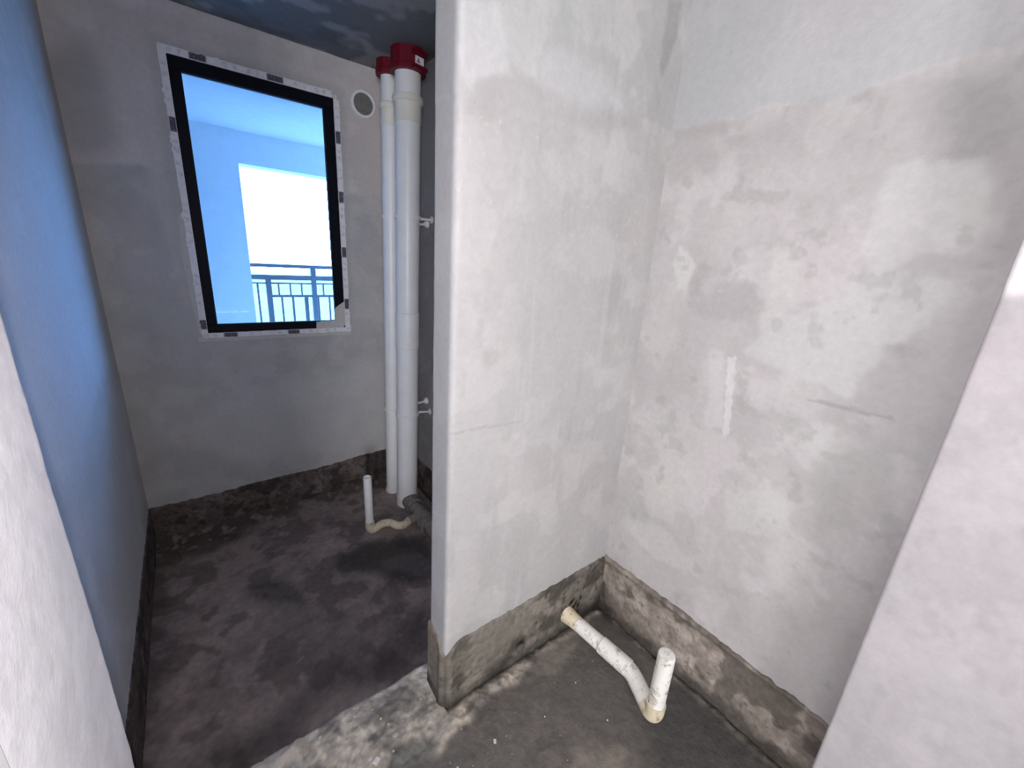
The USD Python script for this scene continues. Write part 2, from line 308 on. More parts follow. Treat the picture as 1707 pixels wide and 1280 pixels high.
for nm, (colr, strength, wp, sf) in {'D3': ((0.30, 0.292, 0.295), 1.0, .02, .03), 'D6': ((0.39, 0.38, 0.38), .6, .02, .03), 'K1': ((0.50, 0.47, 0.475), .6, .02, .02), 'D2': ((0.40, 0.38, 0.39), .75, .012, .006), 'D5': ((0.40, 0.39, 0.385), .8, .02, .01), 'D7': ((0.40, 0.385, 0.385), .7, .01, .006),
      'L1': ((0.60, 0.60, 0.60), .75, .02, .006), 'L2': ((0.60, 0.59, 0.57), .8, .012, .006), 'L9': ((0.57, 0.57, 0.565), .5, .02, .01), 'L3': ((0.66, 0.65, 0.64), .9, .01, .004), 'L4': ((0.68, 0.66, 0.68), .95, .003, .002), 'L5': ((0.60, 0.585, 0.59), .8, .006, .004), 'L6': ((0.58, 0.57, 0.545), .8, .01, .005), 'L7': ((0.58, 0.575, 0.565), .8, .014, .006), 'L8': ((0.58, 0.575, 0.57), .8, .014, .006), 'Y1': ((0.50, 0.49, 0.455), .6, .012, .01), 'D1': ((0.33, 0.32, 0.32), .8, .003, .002)}.items():
    C = blend(C, 0.7 * strength * warp_mask(rp[nm], yy, Z, wp, sf, len(nm) + ord(nm[1])), np.asarray(colr) * (1.1 if nm[0] != 'L' else 1.08))
spk = noise2(yy, Z, 55.0, 31, 4); C = blend(C, 0.35 * (yy > 0.4) * sm(0.66, 0.74, spk) * (1 - upper), (0.60, 0.59, 0.585))
C = blend(C, 0.35 * sm(0.62, 0.70, noise2(yy, Z, 18.0, 33, 5)) * (1 - upper), (0.37, 0.36, 0.355))
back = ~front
C[back] *= 0.62  # stretch behind the partition darkened in colour for its shade
C[front] *= 0.84  # near plaster lowered in colour to flatten the light falloff
D = trowel(yy, Z, 4) + 0.0015 * upper
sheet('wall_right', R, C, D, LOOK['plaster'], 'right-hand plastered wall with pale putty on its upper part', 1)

# partition: back face, end and front face as one wrapped wall
PATH = [(XR + 0.01, YB), (XC, YB), (XC, YP), (XR + 0.01, YP)]
R = ribbon(PATH, ZF - 0.02, ZC + 0.02, 0.0055, -1, fillet=0.02)
S, Z, X, Y = R[0], R[1], R[2], R[3]
sC = (XR + 0.01 - XC) + (YB - YP)                      # s at the front arris
xf = XC + (S - sC)                                      # unrolled x on the front face
C = plaster_base(xf, Z, 11, (0.52, 0.508, 0.51), 0.10, 3.5)
top = edge_line(xf[:, 0], [(0.3, 1.96), (0.557, 1.967), (0.598, 1.966), (0.61, 2.005), (0.71, 2.03), (0.78, 2.055), (0.83, 2.045), (0.874, 2.049), (0.925, 2.018), (0.95, 2.013), (1.217, 2.06), (1.277, 2.075), (1.3, 2.06), (1.45, 2.07)], 5)[:, None]
upper = gaussian_filter((Z > top).astype(float), 0.7)
C = blend(C, upper, plaster_base(xf, Z, 12, (0.52, 0.525, 0.525), 0.13, 2.0))
pp = dict(PATCH['P'])
for nm, (colr, strength, wp, sf) in {'K1': ((0.49, 0.485, 0.49), .5, .02, .02), 'L1': ((0.67, 0.67, 0.70), .85, .012, .006), 'L2': ((0.63, 0.63, 0.66), .7, .02, .012), 'L3': ((0.57, 0.55, 0.56), .7, .015, .006), 'D1': ((0.41, 0.40, 0.40), .75, .012, .012), 'D3': ((0.50, 0.51, 0.50), .6, .02, .015), 'D2': ((0.30, 0.30, 0.295), .8, .008, .006), 'D5': ((0.45, 0.45, 0.45), .6, .01, .008), 'D4': ((0.40, 0.385, 0.385), .7, .004, .002)}.items():
    C = blend(C, 0.65 * strength * warp_mask(pp[nm], xf, Z, wp, sf, len(nm) + ord(nm[1]) + 40), colr)
st = noise2(xf, Z, 26.0, 41, 4, 2.2); C = blend(C, 0.35 * sm(0.60, 0.70, st), (0.60, 0.585, 0.595))
C = blend(C, 0.30 * sm(0.62, 0.72, noise2(xf, Z, 20.0, 43, 5, 4.0)), (0.40, 0.395, 0.395))
C = blend(C, 0.8 * sm(0.70, 0.76, noise2(xf, Z, 70.0, 44, 3)) * sm(1.6, 1.75, Z) * (1 - sm(1.95, 2.0, Z)), (0.64, 0.62, 0.61))
end = sm(0.012, -0.012, S - sC) * (S > sC - 0.13)
C = blend(C, 0.55 * end, (0.46, 0.465, 0.485))  # end face greyed in its colour for the grazing light
C *= 0.82  # partition colour dimmed too, evening out near and far light
D = trowel(xf, Z, 14, 0.0015) + 0.0012 * upper
D += 0.0022 * (noise2(S, Z, 24.0, 15, 3, 10.0) - 0.5) * np.exp(-((S - (sC - (YB - YP))) / 0.02) ** 2)   # ragged far arris
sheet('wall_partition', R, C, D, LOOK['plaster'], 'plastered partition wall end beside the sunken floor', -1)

# window wall
R = ribbon([(XR + 0.02, YW), (XL - 0.02, YW)], ZF - 0.05, ZC + 0.05, 0.009, 1, must_s=(XR + 0.02 - WX0, XR + 0.02 - WX1), must_z=(WZ0, WZ1))
S, Z, X = R[0], R[1], R[2]
C = plaster_base(X, Z, 21, (0.52, 0.51, 0.505), 0.10, 1.6)
top = edge_line(X[:, 0], [(-0.5, 1.93), (-0.356, 1.931), (-0.24, 1.951), (-0.118, 1.963), (-0.06, 1.955), (-0.045, 1.925), (-0.02, 1.93), (-0.005, 1.96), (0.1, 1.965), (0.94, 1.955), (1.0, 1.962), (1.06, 1.985), (1.1, 1.958), (1.2, 1.99), (1.3, 1.97), (1.5, 1.97)], 6, 0.015)[:, None]
upper = gaussian_filter((Z > top).astype(float), 0.6)
C = blend(C, upper, plaster_base(X, Z, 22, (0.64, 0.605, 0.60), 0.08, 1.2))
wp_ = dict(PATCH['W'])
for nm, (colr, strength, wp, sf) in {'L3': ((0.60, 0.59, 0.59), .6, .03, .04), 'D1': ((0.40, 0.40, 0.40), .6, .02, .03), 'D2': ((0.34, 0.335, 0.34), .6, .02, .03), 'L1': ((0.62, 0.60, 0.59), .6, .01, .015), 'L2': ((0.60, 0.55, 0.53), .6, .02, .03)}.items():
    C = blend(C, strength * warp_mask(wp_[nm], X, Z, wp, sf, ord(nm[1]) + 60, step=0.009), colr)
rim = np.maximum(np.maximum(WX0 - X, X - WX1), np.maximum(WZ0 - Z, Z - WZ1))    # distance outside the window opening
C = blend(C, 0.55 * (1 - sm(0.05, 0.10, rim + 0.05 * (noise2(X, Z, 14.0, 27) - 0.5))), (0.50, 0.49, 0.485))
D = trowel(X, Z, 24, 0.002) - 0.004 * (1 - sm(0.05, 0.11, rim))
D += 0.03 * sm(ZC - 0.09, ZC, Z) ** 2                                          # soft cove under the ceiling
sheet('wall_back', R, C, D, LOOK['plaster'], 'plastered back wall with the window and bare grey lower part', 1,
      hole=lambda c: (c[:, 0] > WX0) & (c[:, 0] < WX1) & (c[:, 2] > WZ0) & (c[:, 2] < WZ1))

# left wall, with the entry stub in front of it
R = ribbon([(XL, YW + 0.02), (XL, 0.70)], ZF - 0.05, ZC + 0.02, 0.010, 1)
S, Z, Y = R[0], R[1], R[3]
C = plaster_base(Y, Z, 51, (0.74, 0.725, 0.71), 0.08, 2.2)
lp = dict(PATCH['L'])
C = blend(C, 0.6 * warp_mask(lp['B1'], Y, Z, .03, .03, 70, 8.0, 0.01), (0.82, 0.81, 0.80))
C = blend(C, 0.5 * warp_mask(lp['G1'], Y, Z, .03, .02, 71, 8.0, 0.01), (0.66, 0.635, 0.60))
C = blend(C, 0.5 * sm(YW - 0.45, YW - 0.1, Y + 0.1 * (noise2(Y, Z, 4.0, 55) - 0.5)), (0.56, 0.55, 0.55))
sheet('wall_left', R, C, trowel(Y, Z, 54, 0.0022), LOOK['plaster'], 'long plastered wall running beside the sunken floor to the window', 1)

def stub(name, pts, seed, base, label, side=1, overpaint=None):
    R = ribbon(pts, -0.05, ZC + 0.02, 0.0075, side, fillet=0.006)
    S, Z = R[0], R[1]
    C = plaster_base(S, Z, seed, base, 0.06, 2.2)
    C = blend(C, 0.5 * sm(0.58, 0.72, noise2(S, Z, 24.0, seed + 2, 5, 12.0)), np.asarray(base) * 1.12)
    C = blend(C, 0.45 * sm(0.60, 0.74, noise2(S, Z, 30.0, seed + 3, 5, 20.0)), np.asarray(base) * 0.84)
    if overpaint is not None: C = overpaint(S, Z, R, C)
    return sheet(name, R, C, trowel(S, Z, seed + 4, 0.0024), LOOK['plaster'], label, side)
def left_band(S, Z, R, C):
    return blend(C, 0.7 * warp_mask([(0.18, 1.2), (0.24, 1.2), (0.14, 0.55), (0.09, 0.55)], S, Z, .02, .01, 81), (0.66, 0.645, 0.65))
stub('wall_entry_left', [(XL - 0.02, 0.735), (-0.1706, 0.735), (-0.1706, 0.38)], 61, (0.73, 0.705, 0.715), 'pale rough plaster face of the entry opening beside the long wall', 1, None)
def putty_hotspot(S, Z, R, C):
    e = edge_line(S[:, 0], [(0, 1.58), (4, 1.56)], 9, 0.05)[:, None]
    return blend(C, 0.9 * gaussian_filter((Z > e + 0.02).astype(float), 1.2), (0.72, 0.69, 0.72))  # white putty above the line, flash hot spot painted into its tone
stub('wall_entry_right', [(1.28, -0.26), (1.28, 0.0676), (XR + 0.02, 0.0676)], 71, (0.43, 0.405, 0.425), 'rough pale reveal of the entry opening in front of the right-hand wall', 1, putty_hotspot)
surface('hall_plaster', 0.9, (8.0, 0.08), (60.0, 0.1, 0.002), 0.2, (0.60, 0.59, 0.585))
struct('wall_front', cat(box(-3.3, -0.165, 0.36, 0.42, -0.01, ZC), box(1.27, 4.3, -0.30, -0.24, -0.01, ZC), box(-3.4, -3.3, -5.3, 0.55, -0.01, ZC), box(4.3, 4.4, -5.3, -0.24, -0.01, ZC), box(-3.4, 4.4, -5.3, -5.2, -0.01, ZC)), LOOK['hall_plaster'], None, 'plaster walls of the room behind the photographer', smooth=False)

# ------------------------------------------------------------------ floors and ceiling
def plane(x0, x1, y0, y1, step):
    x, y = lines(x0, x1, step), lines(y0, y1, step); return np.meshgrid(x, y, indexing='ij')
def deck(name, X, Y, Zh, C, mat, label, up=True, parent=None):
    F = grid_faces(*X.shape); F = F if up else F[:, ::-1]
    return struct(name, (np.stack([X, Y, Zh], -1).reshape(-1, 3), F), mat, parent, label, tint=np.clip(C, 0.003, 0.95).reshape(-1, 3))

# raised floor with its broken edge
X, Y = plane(XL - 0.02, XR + 0.02, -0.30, YS, 0.0055)
Y = Y + (np.clip((Y - 1.0) / (YS - 1.0), 0, 1) ** 2) * (0.065 * (fbm(np.stack([X * 9, X * 0, X * 0 + 2], -1), 5, 3) - 0.5) + 0.04 * (fbm(np.stack([X * 60, X * 0, X * 0 + 5], -1), 3, 4) - 0.5))
fp = dict(PATCH['F'])
C = tone((0.36, 0.32, 0.275), X) * (1 + 0.5 * (noise2(X, Y, 11, 90, 6) - 0.5) + 0.35 * (noise2(X, Y, 45, 91, 5) - 0.5))[..., None]
C = blend(C, 0.8 * sm(0.52, 0.62, noise2(X, Y, 16, 92, 6)), (0.56, 0.50, 0.42))
C = blend(C, 0.6 * sm(0.58, 0.66, noise2(X, Y, 48, 89, 5)), (0.60, 0.55, 0.47))
C = blend(C, 0.7 * sm(YS - 0.05, YS - 0.005, Y + 0.06 * (noise2(X, Y, 20, 88, 5) - 0.5)), (0.62, 0.565, 0.48))
C = blend(C, 0.8 * sm(0.53, 0.63, noise2(X, Y, 9, 93, 6)), (0.13, 0.12, 0.115))
dark = warp_mask(fp['dark'], X, Y, .035, .008, 94, 14.0)
C = blend(C, 0.92 * dark, tone((0.115, 0.103, 0.098), X) * (1 + 0.3 * (noise2(X, Y, 7, 95, 6) - 0.5) + 0.25 * (noise2(X, Y, 50, 96, 4) - 0.5))[..., None])
for nm, (colr, strength, wp, sf) in {'black': ((0.062, 0.062, 0.060), .8, .06, .03), 'tan1': ((0.27, 0.235, 0.195), .55, .05, .01), 'tan2': ((0.24, 0.215, 0.185), .6, .03, .01), 'wet1': ((0.095, 0.098, 0.09), .8, .03, .01), 'wet2': ((0.13, 0.12, 0.115), .7, .03, .008), 'pale': ((0.50, 0.47, 0.43), .85, .02, .004), 'pale2': ((0.44, 0.40, 0.35), .6, .04, .006)}.items():
    C = blend(C, strength * warp_mask(fp[nm], X, Y, wp, sf, ord(nm[0]) + len(nm) + 100, 16.0), colr)
jn = 0.6 + 1.6 * noise2(X, Y, 18, 86, 4)
joint = np.exp(-(np.maximum(0, YP - 0.008 - Y) / (0.014 * jn)) ** 2) * (X > XC) + np.exp(-(np.maximum(0, XR - 0.010 - X) / (0.016 * jn)) ** 2)
joint = np.clip(joint, 0, 1) * (Y < YP + 0.01)
C = blend(C, 0.9 * joint, (0.018, 0.016, 0.014))
rough = 1 - 0.75 * dark
H = rough * (0.020 * (noise2(X, Y, 7, 97, 4) - 0.5) + 0.028 * (noise2(X, Y, 28, 98, 5) - 0.5) + 0.009 * (noise2(X, Y, 80, 99, 3) - 0.5)) - 0.006 * dark
H -= 0.02 * np.clip((Y - (YS - 0.02)) / 0.02, 0, 1.5) ** 2 + 0.010 * joint
fl = deck('floor', X, Y, H, C, LOOK['screed'], 'raised rough concrete floor with a broken edge towards the sunken part')
ye = Y[:, -1]; xe = X[:, -1]; he = H[:, -1]
zz = np.linspace(0, 1, 30); Xs, Zs = np.meshgrid(xe, zz, indexing='ij'); Ze = he[:, None] + (ZF - 0.05 - he[:, None]) * Zs
Ys = ye[:, None] + 0.03 * (fbm(np.stack([Xs * 12, Ze * 12, Xs * 0], -1), 4, 12) - 0.5) * np.minimum(1, Zs * 8)
Cs = tone((0.22, 0.20, 0.18), Xs) * (1 + 0.6 * (noise2(Xs, Ze, 14, 13, 5) - 0.5))[..., None]
F = grid_faces(*Xs.shape)
struct('step_face', (np.stack([Xs, Ys, Ze], -1).reshape(-1, 3), F), LOOK['screed'], fl, tint=Cs.reshape(-1, 3))
X, Y = plane(-3.4, 4.4, -5.3, 0.56, 0.1)
deck('floor', X, Y, X * 0 - 0.045, tone((0.22, 0.2, 0.18), X), LOOK['screed'], 'concrete floor of the hall behind the photographer')

X, Y = plane(-3.4, 4.4, -5.3, 0.5, 0.1)
deck('ceiling', X, Y, X * 0 + ZC + 0.012, tone((0.5, 0.5, 0.5), X), LOOK['plaster'], 'plastered ceiling of the room behind the photographer', up=False)

# sunken floor
X, Y = plane(XL - 0.02, XR + 0.02, YB - 0.02, YW + 0.02, 0.008)
gp = dict(PATCH['G'])
C = tone((0.30, 0.236, 0.22), X) * (1 + 0.8 * (noise2(X, Y, 5, 110, 6) - 0.5) + 1.0 * (noise2(X, Y, 24, 111, 6) - 0.5))[..., None]
C = blend(C, 0.6 * sm(0.52, 0.60, noise2(X, Y, 8, 112, 7)), (0.40, 0.32, 0.29))
C = blend(C, 0.7 * sm(0.53, 0.62, noise2(X, Y, 7, 113, 7)), (0.14, 0.112, 0.104))
for nm, (colr, strength, wp, sf) in {'b1': ((0.038, 0.035, 0.032), .85, .05, .03), 'b2': ((0.065, 0.058, 0.053), .7, .05, .03), 'b3': ((0.065, 0.056, 0.054), .7, .06, .04), 'b4': ((0.055, 0.048, 0.047), .8, .06, .05), 'b5': ((0.075, 0.064, 0.060), .6, .07, .04), 'g1': ((0.072, 0.072, 0.060), .7, .05, .03), 'l1': ((0.23, 0.20, 0.185), .5, .06, .03), 'l3': ((0.19, 0.165, 0.152), .5, .07, .03), 'l2': ((0.17, 0.15, 0.138), .55, .03, .015)}.items():
    C = blend(C, strength * warp_mask(gp[nm], X, Y, wp, sf, ord(nm[1]) + ord(nm[0]) + 120, 9.0, 0.008), colr)
C = blend(C, 0.8 * sm(0.70, 0.76, noise2(X, Y, 38, 115, 4)), (0.27, 0.245, 0.225))
H = ZF + 0.030 * (noise2(X, Y, 3.5, 116, 4) - 0.5) + 0.012 * (noise2(X, Y, 16, 117, 5) - 0.5) + 0.004 * (noise2(X, Y, 70, 118, 3) - 0.5)
nj = noise2(X, Y, 11, 114, 5)
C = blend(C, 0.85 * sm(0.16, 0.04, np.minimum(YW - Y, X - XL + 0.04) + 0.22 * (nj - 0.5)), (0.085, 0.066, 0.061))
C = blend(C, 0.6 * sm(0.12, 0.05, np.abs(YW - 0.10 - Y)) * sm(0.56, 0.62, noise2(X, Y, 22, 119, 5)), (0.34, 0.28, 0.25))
H += (0.02 + 0.06 * nj) * np.exp(-np.maximum(0, YW - Y) / 0.06) + 0.03 * np.exp(-np.maximum(0, Y * 0 + X - XL) / 0.03)       # mortar left in the joints
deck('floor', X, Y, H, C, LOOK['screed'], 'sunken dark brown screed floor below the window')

X, Y = plane(XL - 0.03, XR + 0.03, 0.35, YW + 0.06, 0.02)
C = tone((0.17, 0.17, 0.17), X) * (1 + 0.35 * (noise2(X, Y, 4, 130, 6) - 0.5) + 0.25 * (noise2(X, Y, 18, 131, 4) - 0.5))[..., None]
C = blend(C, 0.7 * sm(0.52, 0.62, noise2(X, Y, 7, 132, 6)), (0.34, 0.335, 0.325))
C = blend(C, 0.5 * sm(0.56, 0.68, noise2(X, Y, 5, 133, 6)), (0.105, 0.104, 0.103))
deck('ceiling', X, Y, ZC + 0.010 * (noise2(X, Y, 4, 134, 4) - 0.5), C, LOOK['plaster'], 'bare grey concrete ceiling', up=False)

# ------------------------------------------------------------------ waterproofing bands at the foot of the walls
def band(name, pts, z0, knots, seed, label, step=0.006, proud=0.006, fillet=0.0, dips=(), tone_c=(0.155, 0.138, 0.118), lift=None, post=None, side=1):
    P = np.asarray(pts, float); d = np.r_[0, np.cumsum(np.linalg.norm(np.diff(P, axis=0), axis=1))]
    nz = int(0.36 / step)
    S, T, X, Y, NX, NY = _band_grid(pts, step, nz, fillet, side)
    s = S[:, 0]
    top = edge_line(s, knots, seed, 0.016)
    for s0, depth, wdt in dips: top = top - depth * np.exp(-np.abs((s - s0) / wdt) ** 1.5)
    Z = z0 + (top[:, None] - z0) * np.minimum(T / 0.97, 1)
    C = tone(tone_c, S) * (1 + 0.6 * (noise2(S, Z, 9, seed, 6) - 0.5) + 0.9 * (noise2(S, Z, 40, seed + 1, 5) - 0.5))[..., None]
    C = blend(C, 0.7 * sm(0.51, 0.62, noise2(S, Z, 13, seed + 2, 6)), np.asarray(tone_c) * np.array((1.75, 1.78, 1.8)))
    C = blend(C, 0.8 * sm(0.52, 0.62, noise2(S, Z, 11, seed + 3, 6)), np.asarray(tone_c) * 0.36)
    C = blend(C, 0.6 * sm(0.60, 0.68, noise2(S, Z, 45, seed + 8, 5)), np.asarray(tone_c) * 0.30)
    low = sm(0.080, 0.012, Z - z0 + 0.07 * (noise2(S, Z, 20, seed + 4) - 0.5))
    C = blend(C, 0.75 * low, np.asarray(tone_c) * 0.22)                        # band darker towards its foot
    D = proud * (1 - sm(0.93, 1.0, T)) + 0.005 * (noise2(S, Z, 16, seed + 5, 5) - 0.5) * (1 - sm(0.95, 1.0, T)) - 0.004 * sm(0.96, 1.0, T)
    D = D + 0.010 * np.exp(-(Z - z0) / 0.025) * (noise2(S, Z, 22, seed + 6, 4)) + 0.003 * (noise2(S, Z, 48, seed + 7, 4) - 0.5) * (1 - sm(0.95, 1.0, T))
    if post is not None: C, D = post(S, Z, X, Y, C, D)
    return sheet(name, (S, Z, X, Y, NX, NY), C, D, LOOK['waterproof_coat'], label, side)
def _band_grid(pts, step, nz, fillet, side):
    S, T, X, Y, NX, NY = ribbon(pts, 0.0, nz * step, step, side, fillet=fillet)
    return S, T / (nz * step), X, Y, NX, NY

sC2 = YB - YP
def part_post(S, Z, X, Y, C, D):
    g = np.exp(-((S - sC2) / 0.0075) ** 2)                                    # groove and ridges down the arris
    C = blend(C, 0.5 * g, (0.05, 0.044, 0.038)); D = D - 0.006 * g + 0.005 * np.exp(-((np.abs(S - sC2) - 0.022) / 0.012) ** 2)
    xf = XC + S - sC2
    C = blend(C, 0.45 * sm(0.62, 0.5, xf + 0.1 * (noise2(S, Z, 12, 150) - 0.5)) * sm(0.11, 0.2, Z), (0.24, 0.205, 0.165))
    C = blend(C, 0.5 * warp_mask([(0.66, 0.12), (0.95, 0.12), (0.95, 0.30), (0.66, 0.30)], xf, Z, .05, .03, 151), (0.235, 0.215, 0.185))
    for hx, hz, rx, rz in ((1.212, 0.122, 0.020, 0.014), (1.242, 0.100, 0.009, 0.016), (1.270, 0.116, 0.009, 0.016), (1.258, 0.080, 0.010, 0.015), (1.228, 0.085, 0.014, 0.012)):
        m = np.exp(-(((xf - hx) / rx) ** 2 + ((Z - hz - 0.3 * (xf - hx)) / rz) ** 2) ** 2); C = blend(C, m, (0.010, 0.009, 0.008)); D = D - 0.002 * m
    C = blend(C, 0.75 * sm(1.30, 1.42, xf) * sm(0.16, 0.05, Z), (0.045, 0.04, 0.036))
    m = np.exp(-(((xf - 0.912) / 0.026) ** 2 + ((Z - 0.078) / 0.013) ** 2) ** 2); C = blend(C, m, (0.012, 0.011, 0.010))
    m = np.exp(-(((xf - 0.935) / 0.010) ** 2 + ((Z - 0.062) / 0.024) ** 2) ** 2); C = blend(C, 0.7 * m, (0.03, 0.026, 0.022))
    return C, D
band('baseboard_partition', [(XC, YB), (XC, YP), (XR, YP)], -0.012, [(0, 0.30), (sC2 - 0.03, 0.285), (sC2 + 0.05, 0.280), (sC2 + 0.86, 0.282)], 141,
     'dark brown waterproof coating round the foot of the partition', 0.0048, 0.007, 0.012, dips=((sC2, 0.055, 0.030),), post=part_post, side=-1)
def right_post(S, Z, X, Y, C, D):
    C = blend(C, 0.6 * sm(0.06, 0.02, np.abs(Z - 0.262 + 0.02 * (noise2(S, Z, 9, 160) - 0.5)) - 0.0) * 0.6, (0.095, 0.08, 0.066))
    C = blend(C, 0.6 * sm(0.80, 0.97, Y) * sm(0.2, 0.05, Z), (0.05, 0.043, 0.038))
    D = D + 0.006 * np.exp(-((Z - 0.268) / 0.012) ** 2)
    return C, D
band('baseboard_right', [(XR, 0.0), (XR, YP)], -0.012, [(0, 0.268), (0.3, 0.274), (0.6, 0.284), (0.98, 0.284)], 142,
     'dark brown waterproof coating along the foot of the wall behind the white stub pipe', 0.005, 0.007, post=right_post, tone_c=(0.29, 0.25, 0.22))
DK = (0.135, 0.107, 0.10)
band('baseboard_niche', [(XR, YB), (XR, YW)], ZF - 0.02, [(0, -0.12), (2.2, -0.12)], 143, 'dark waterproof coating in the pipe corner', 0.009, 0.006, tone_c=DK)
def back_post(S, Z, X, Y, C, D):
    for x0, w in ((1.06, 0.02), (1.14, 0.025), (1.20, 0.03)):
        C = blend(C, 0.8 * np.exp(-((X - x0 + 0.03 * (noise2(S, Z, 9, 161) - 0.5)) / w) ** 2), (0.035, 0.028, 0.026))
    return C, D
band('baseboard_back', [(XR, YW), (XL, YW)], ZF - 0.02, [(0, -0.085), (0.4, -0.09), (0.7, -0.115), (1.2, -0.115), (1.4, -0.128), (1.80, -0.125)], 144, 'dark waterproof coating along the foot of the window wall', 0.008, 0.008, tone_c=DK, post=back_post)
band('baseboard_left', [(XL, YW), (XL, YS - 0.02)], ZF - 0.02, [(0, -0.125), (2.1, -0.121)], 145, 'dark waterproof coating along the foot of the long wall', 0.009, 0.006, tone_c=(0.12, 0.098, 0.092))

# plugged pipe end in the coating of the partition
pb = stage.GetPrimAtPath('/World/baseboard_partition')
plug = trimesh.creation.icosphere(3, 0.021)
v = plug.vertices; plug.vertices = v * (1.1, 0.5, 0.85) * (1 + 0.3 * (fbm(v * 60, 3, 5) - 0.5))[:, None] + (0.910, YP - 0.010, 0.054)
obj('plugged_hole', plug, surface('plug_mortar', 0.9, (50.0, 0.35), (90.0, 0.5, 0.004), 0.2, (0.105, 0.094, 0.082)), pb, True)

# ------------------------------------------------------------------ window
win = UsdGeom.Xform.Define(stage, path_for('window_1')).GetPrim()
tag(win, 'dark framed window, daylight blue coloured into its pane, with printed protective film round it', None, None, 'structure')
YF = YW + 0.012                                          # front of the frame, just behind the wall face
fr = []
for a, b, c, d in ((WX0, WX1, WZ0, GZ0 - 0.006), (WX0, WX1, GZ1 + 0.006, WZ1), (WX0, GX0 - 0.006, GZ0 - 0.006, GZ1 + 0.006), (GX1 + 0.006, WX1, GZ0 - 0.006, GZ1 + 0.006)):
    fr.append(box(a, b, YF, YF + 0.06, c, d, 0.002))
obj('window_frame', cat(*fr), LOOK['dark_frame'], win, False)
gs = [box(GX0 - 0.008, GX1 + 0.008, YF + 0.012, YF + 0.03, GZ0 - 0.008, GZ0), box(GX0 - 0.008, GX1 + 0.008, YF + 0.012, YF + 0.03, GZ1, GZ1 + 0.008), box(GX0 - 0.008, GX0, YF + 0.012, YF + 0.03, GZ0, GZ1), box(GX1, GX1 + 0.008, YF + 0.012, YF + 0.03, GZ0, GZ1)]
obj('gasket', cat(*gs), LOOK['rubber'], win, False)
obj('pane', (np.array([(GX0 - .005, YF + .024, GZ0 - .005), (GX1 + .005, YF + .024, GZ0 - .005), (GX1 + .005, YF + .024, GZ1 + .005), (GX0 - .005, YF + .024, GZ1 + .005)]), np.array([[0, 1, 2], [0, 2, 3]])), LOOK['pane'], win, False)
rv = [box(WX0 - 0.02, WX0 + 0.002, YW + 0.002, YW + 0.15, WZ0 - 0.02, WZ1 + 0.02), box(WX1 - 0.002, WX1 + 0.02, YW + 0.002, YW + 0.15, WZ0 - 0.02, WZ1 + 0.02), box(WX0, WX1, YW + 0.002, YW + 0.15, WZ0 - 0.02, WZ0 + 0.002), box(WX0, WX1, YW + 0.002, YW + 0.15, WZ1 - 0.002, WZ1 + 0.02)]
obj('reveal', cat(*rv), LOOK['balcony_paint'], win, False)
def film(a0, a1, along, inner, width, seed, blocks, ragged=0.018, drop=()):
    """A printed film strip on the wall round the frame. along 'x' or 'z'; inner: the frame edge; width signed; blocks: (from, to) dark print."""
    u = lines(a0, a1, 0.005); w = np.linspace(0, 1, 9); U, Wd = np.meshgrid(u, w, indexing='ij')
    wid = abs(width) * (1 + 0.12 * (fbm(np.stack([u * 9, u * 0, u * 0 + seed], -1), 3, seed) - 0.5)) + ragged * np.maximum(0, fbm(np.stack([u * 45, u * 0, u * 0 + seed], -1), 4, seed + 2) - 0.58)
    for c, hw, k in drop: wid = wid * (1 - k * np.exp(-((u - c) / hw) ** 4))
    off = inner + np.sign(width) * wid[:, None] * Wd
    lift = 0.003 + 0.004 * (noise2(U, Wd, 20, seed, 4, 1.5)) * Wd
    XX, ZZ = (U, off) if along == 'x' else (off, U)
    C = tone((0.86, 0.86, 0.90), U) * (1 + 0.25 * (noise2(U, Wd * 0.03, 60, seed + 4, 4) - 0.5))[..., None]
    for b0, b1 in blocks:
        m = sm(b0 - 0.003, b0 + 0.003, U) * sm(b1 + 0.003, b1 - 0.003, U) * sm(0.03, 0.10, Wd) * (1 - sm(0.90, 0.97, Wd))
        C = blend(C, m * 0.95, (0.035, 0.035, 0.075))
        rows = (np.abs(((U - b0) / 0.016) % 1 - 0.5) < 0.13) & (Wd > 0.2) & (Wd < 0.8)
        C = blend(C, m * rows * 0.30 * (noise2(U, Wd, 160, seed + 5, 2, 12) > 0.5), (0.5, 0.5, 0.6))
    t = ((U - (blocks[0][1] if blocks else a0)) / 0.37) % 1
    for c, h in ((0.22, 0.03), (0.36, 0.02), (0.55, 0.035), (0.68, 0.02)):        # small grey print between the blocks
        m = (np.abs(t - c) < h) & (np.abs(Wd - 0.5) < 0.28) & (noise2(U, Wd, 140, seed + 6, 2, 10) > 0.47)
        C = blend(C, 0.35 * gaussian_filter(m.astype(float), 0.5), (0.18, 0.18, 0.25))
    V = np.stack([XX, YW - lift, ZZ], -1).reshape(-1, 3); F = grid_faces(*U.shape)
    n = np.cross(V[F[0, 1]] - V[F[0, 0]], V[F[0, 2]] - V[F[0, 0]])
    if n[1] > 0: F = F[:, ::-1]
    V2 = V + (0, 0.0012, 0)
    return obj('protective_film', (np.vstack([V, V2]), np.vstack([F, F[:, ::-1] + len(V)])), LOOK['film'], win, tint=np.vstack([np.clip(C, 0.003, 0.95).reshape(-1, 3)] * 2))
film(WZ0 - 0.03, WZ1 - 0.01, 'z', WX1 - 0.002, 0.034, 201, [(2.276, 2.351), (1.904, 1.976), (1.533, 1.604), (1.157, 1.233)])
film(WX0 - 0.03, WX1 - 0.012, 'x', WZ1 - 0.002, 0.036, 202, [(0.18, 0.258), (0.555, 0.643)], 0.035)
film(WZ0 - 0.02, WZ1 + 0.025, 'z', WX0 + 0.002, -0.034, 203, [(2.163, 2.236), (1.045, 1.105)], 0.04)
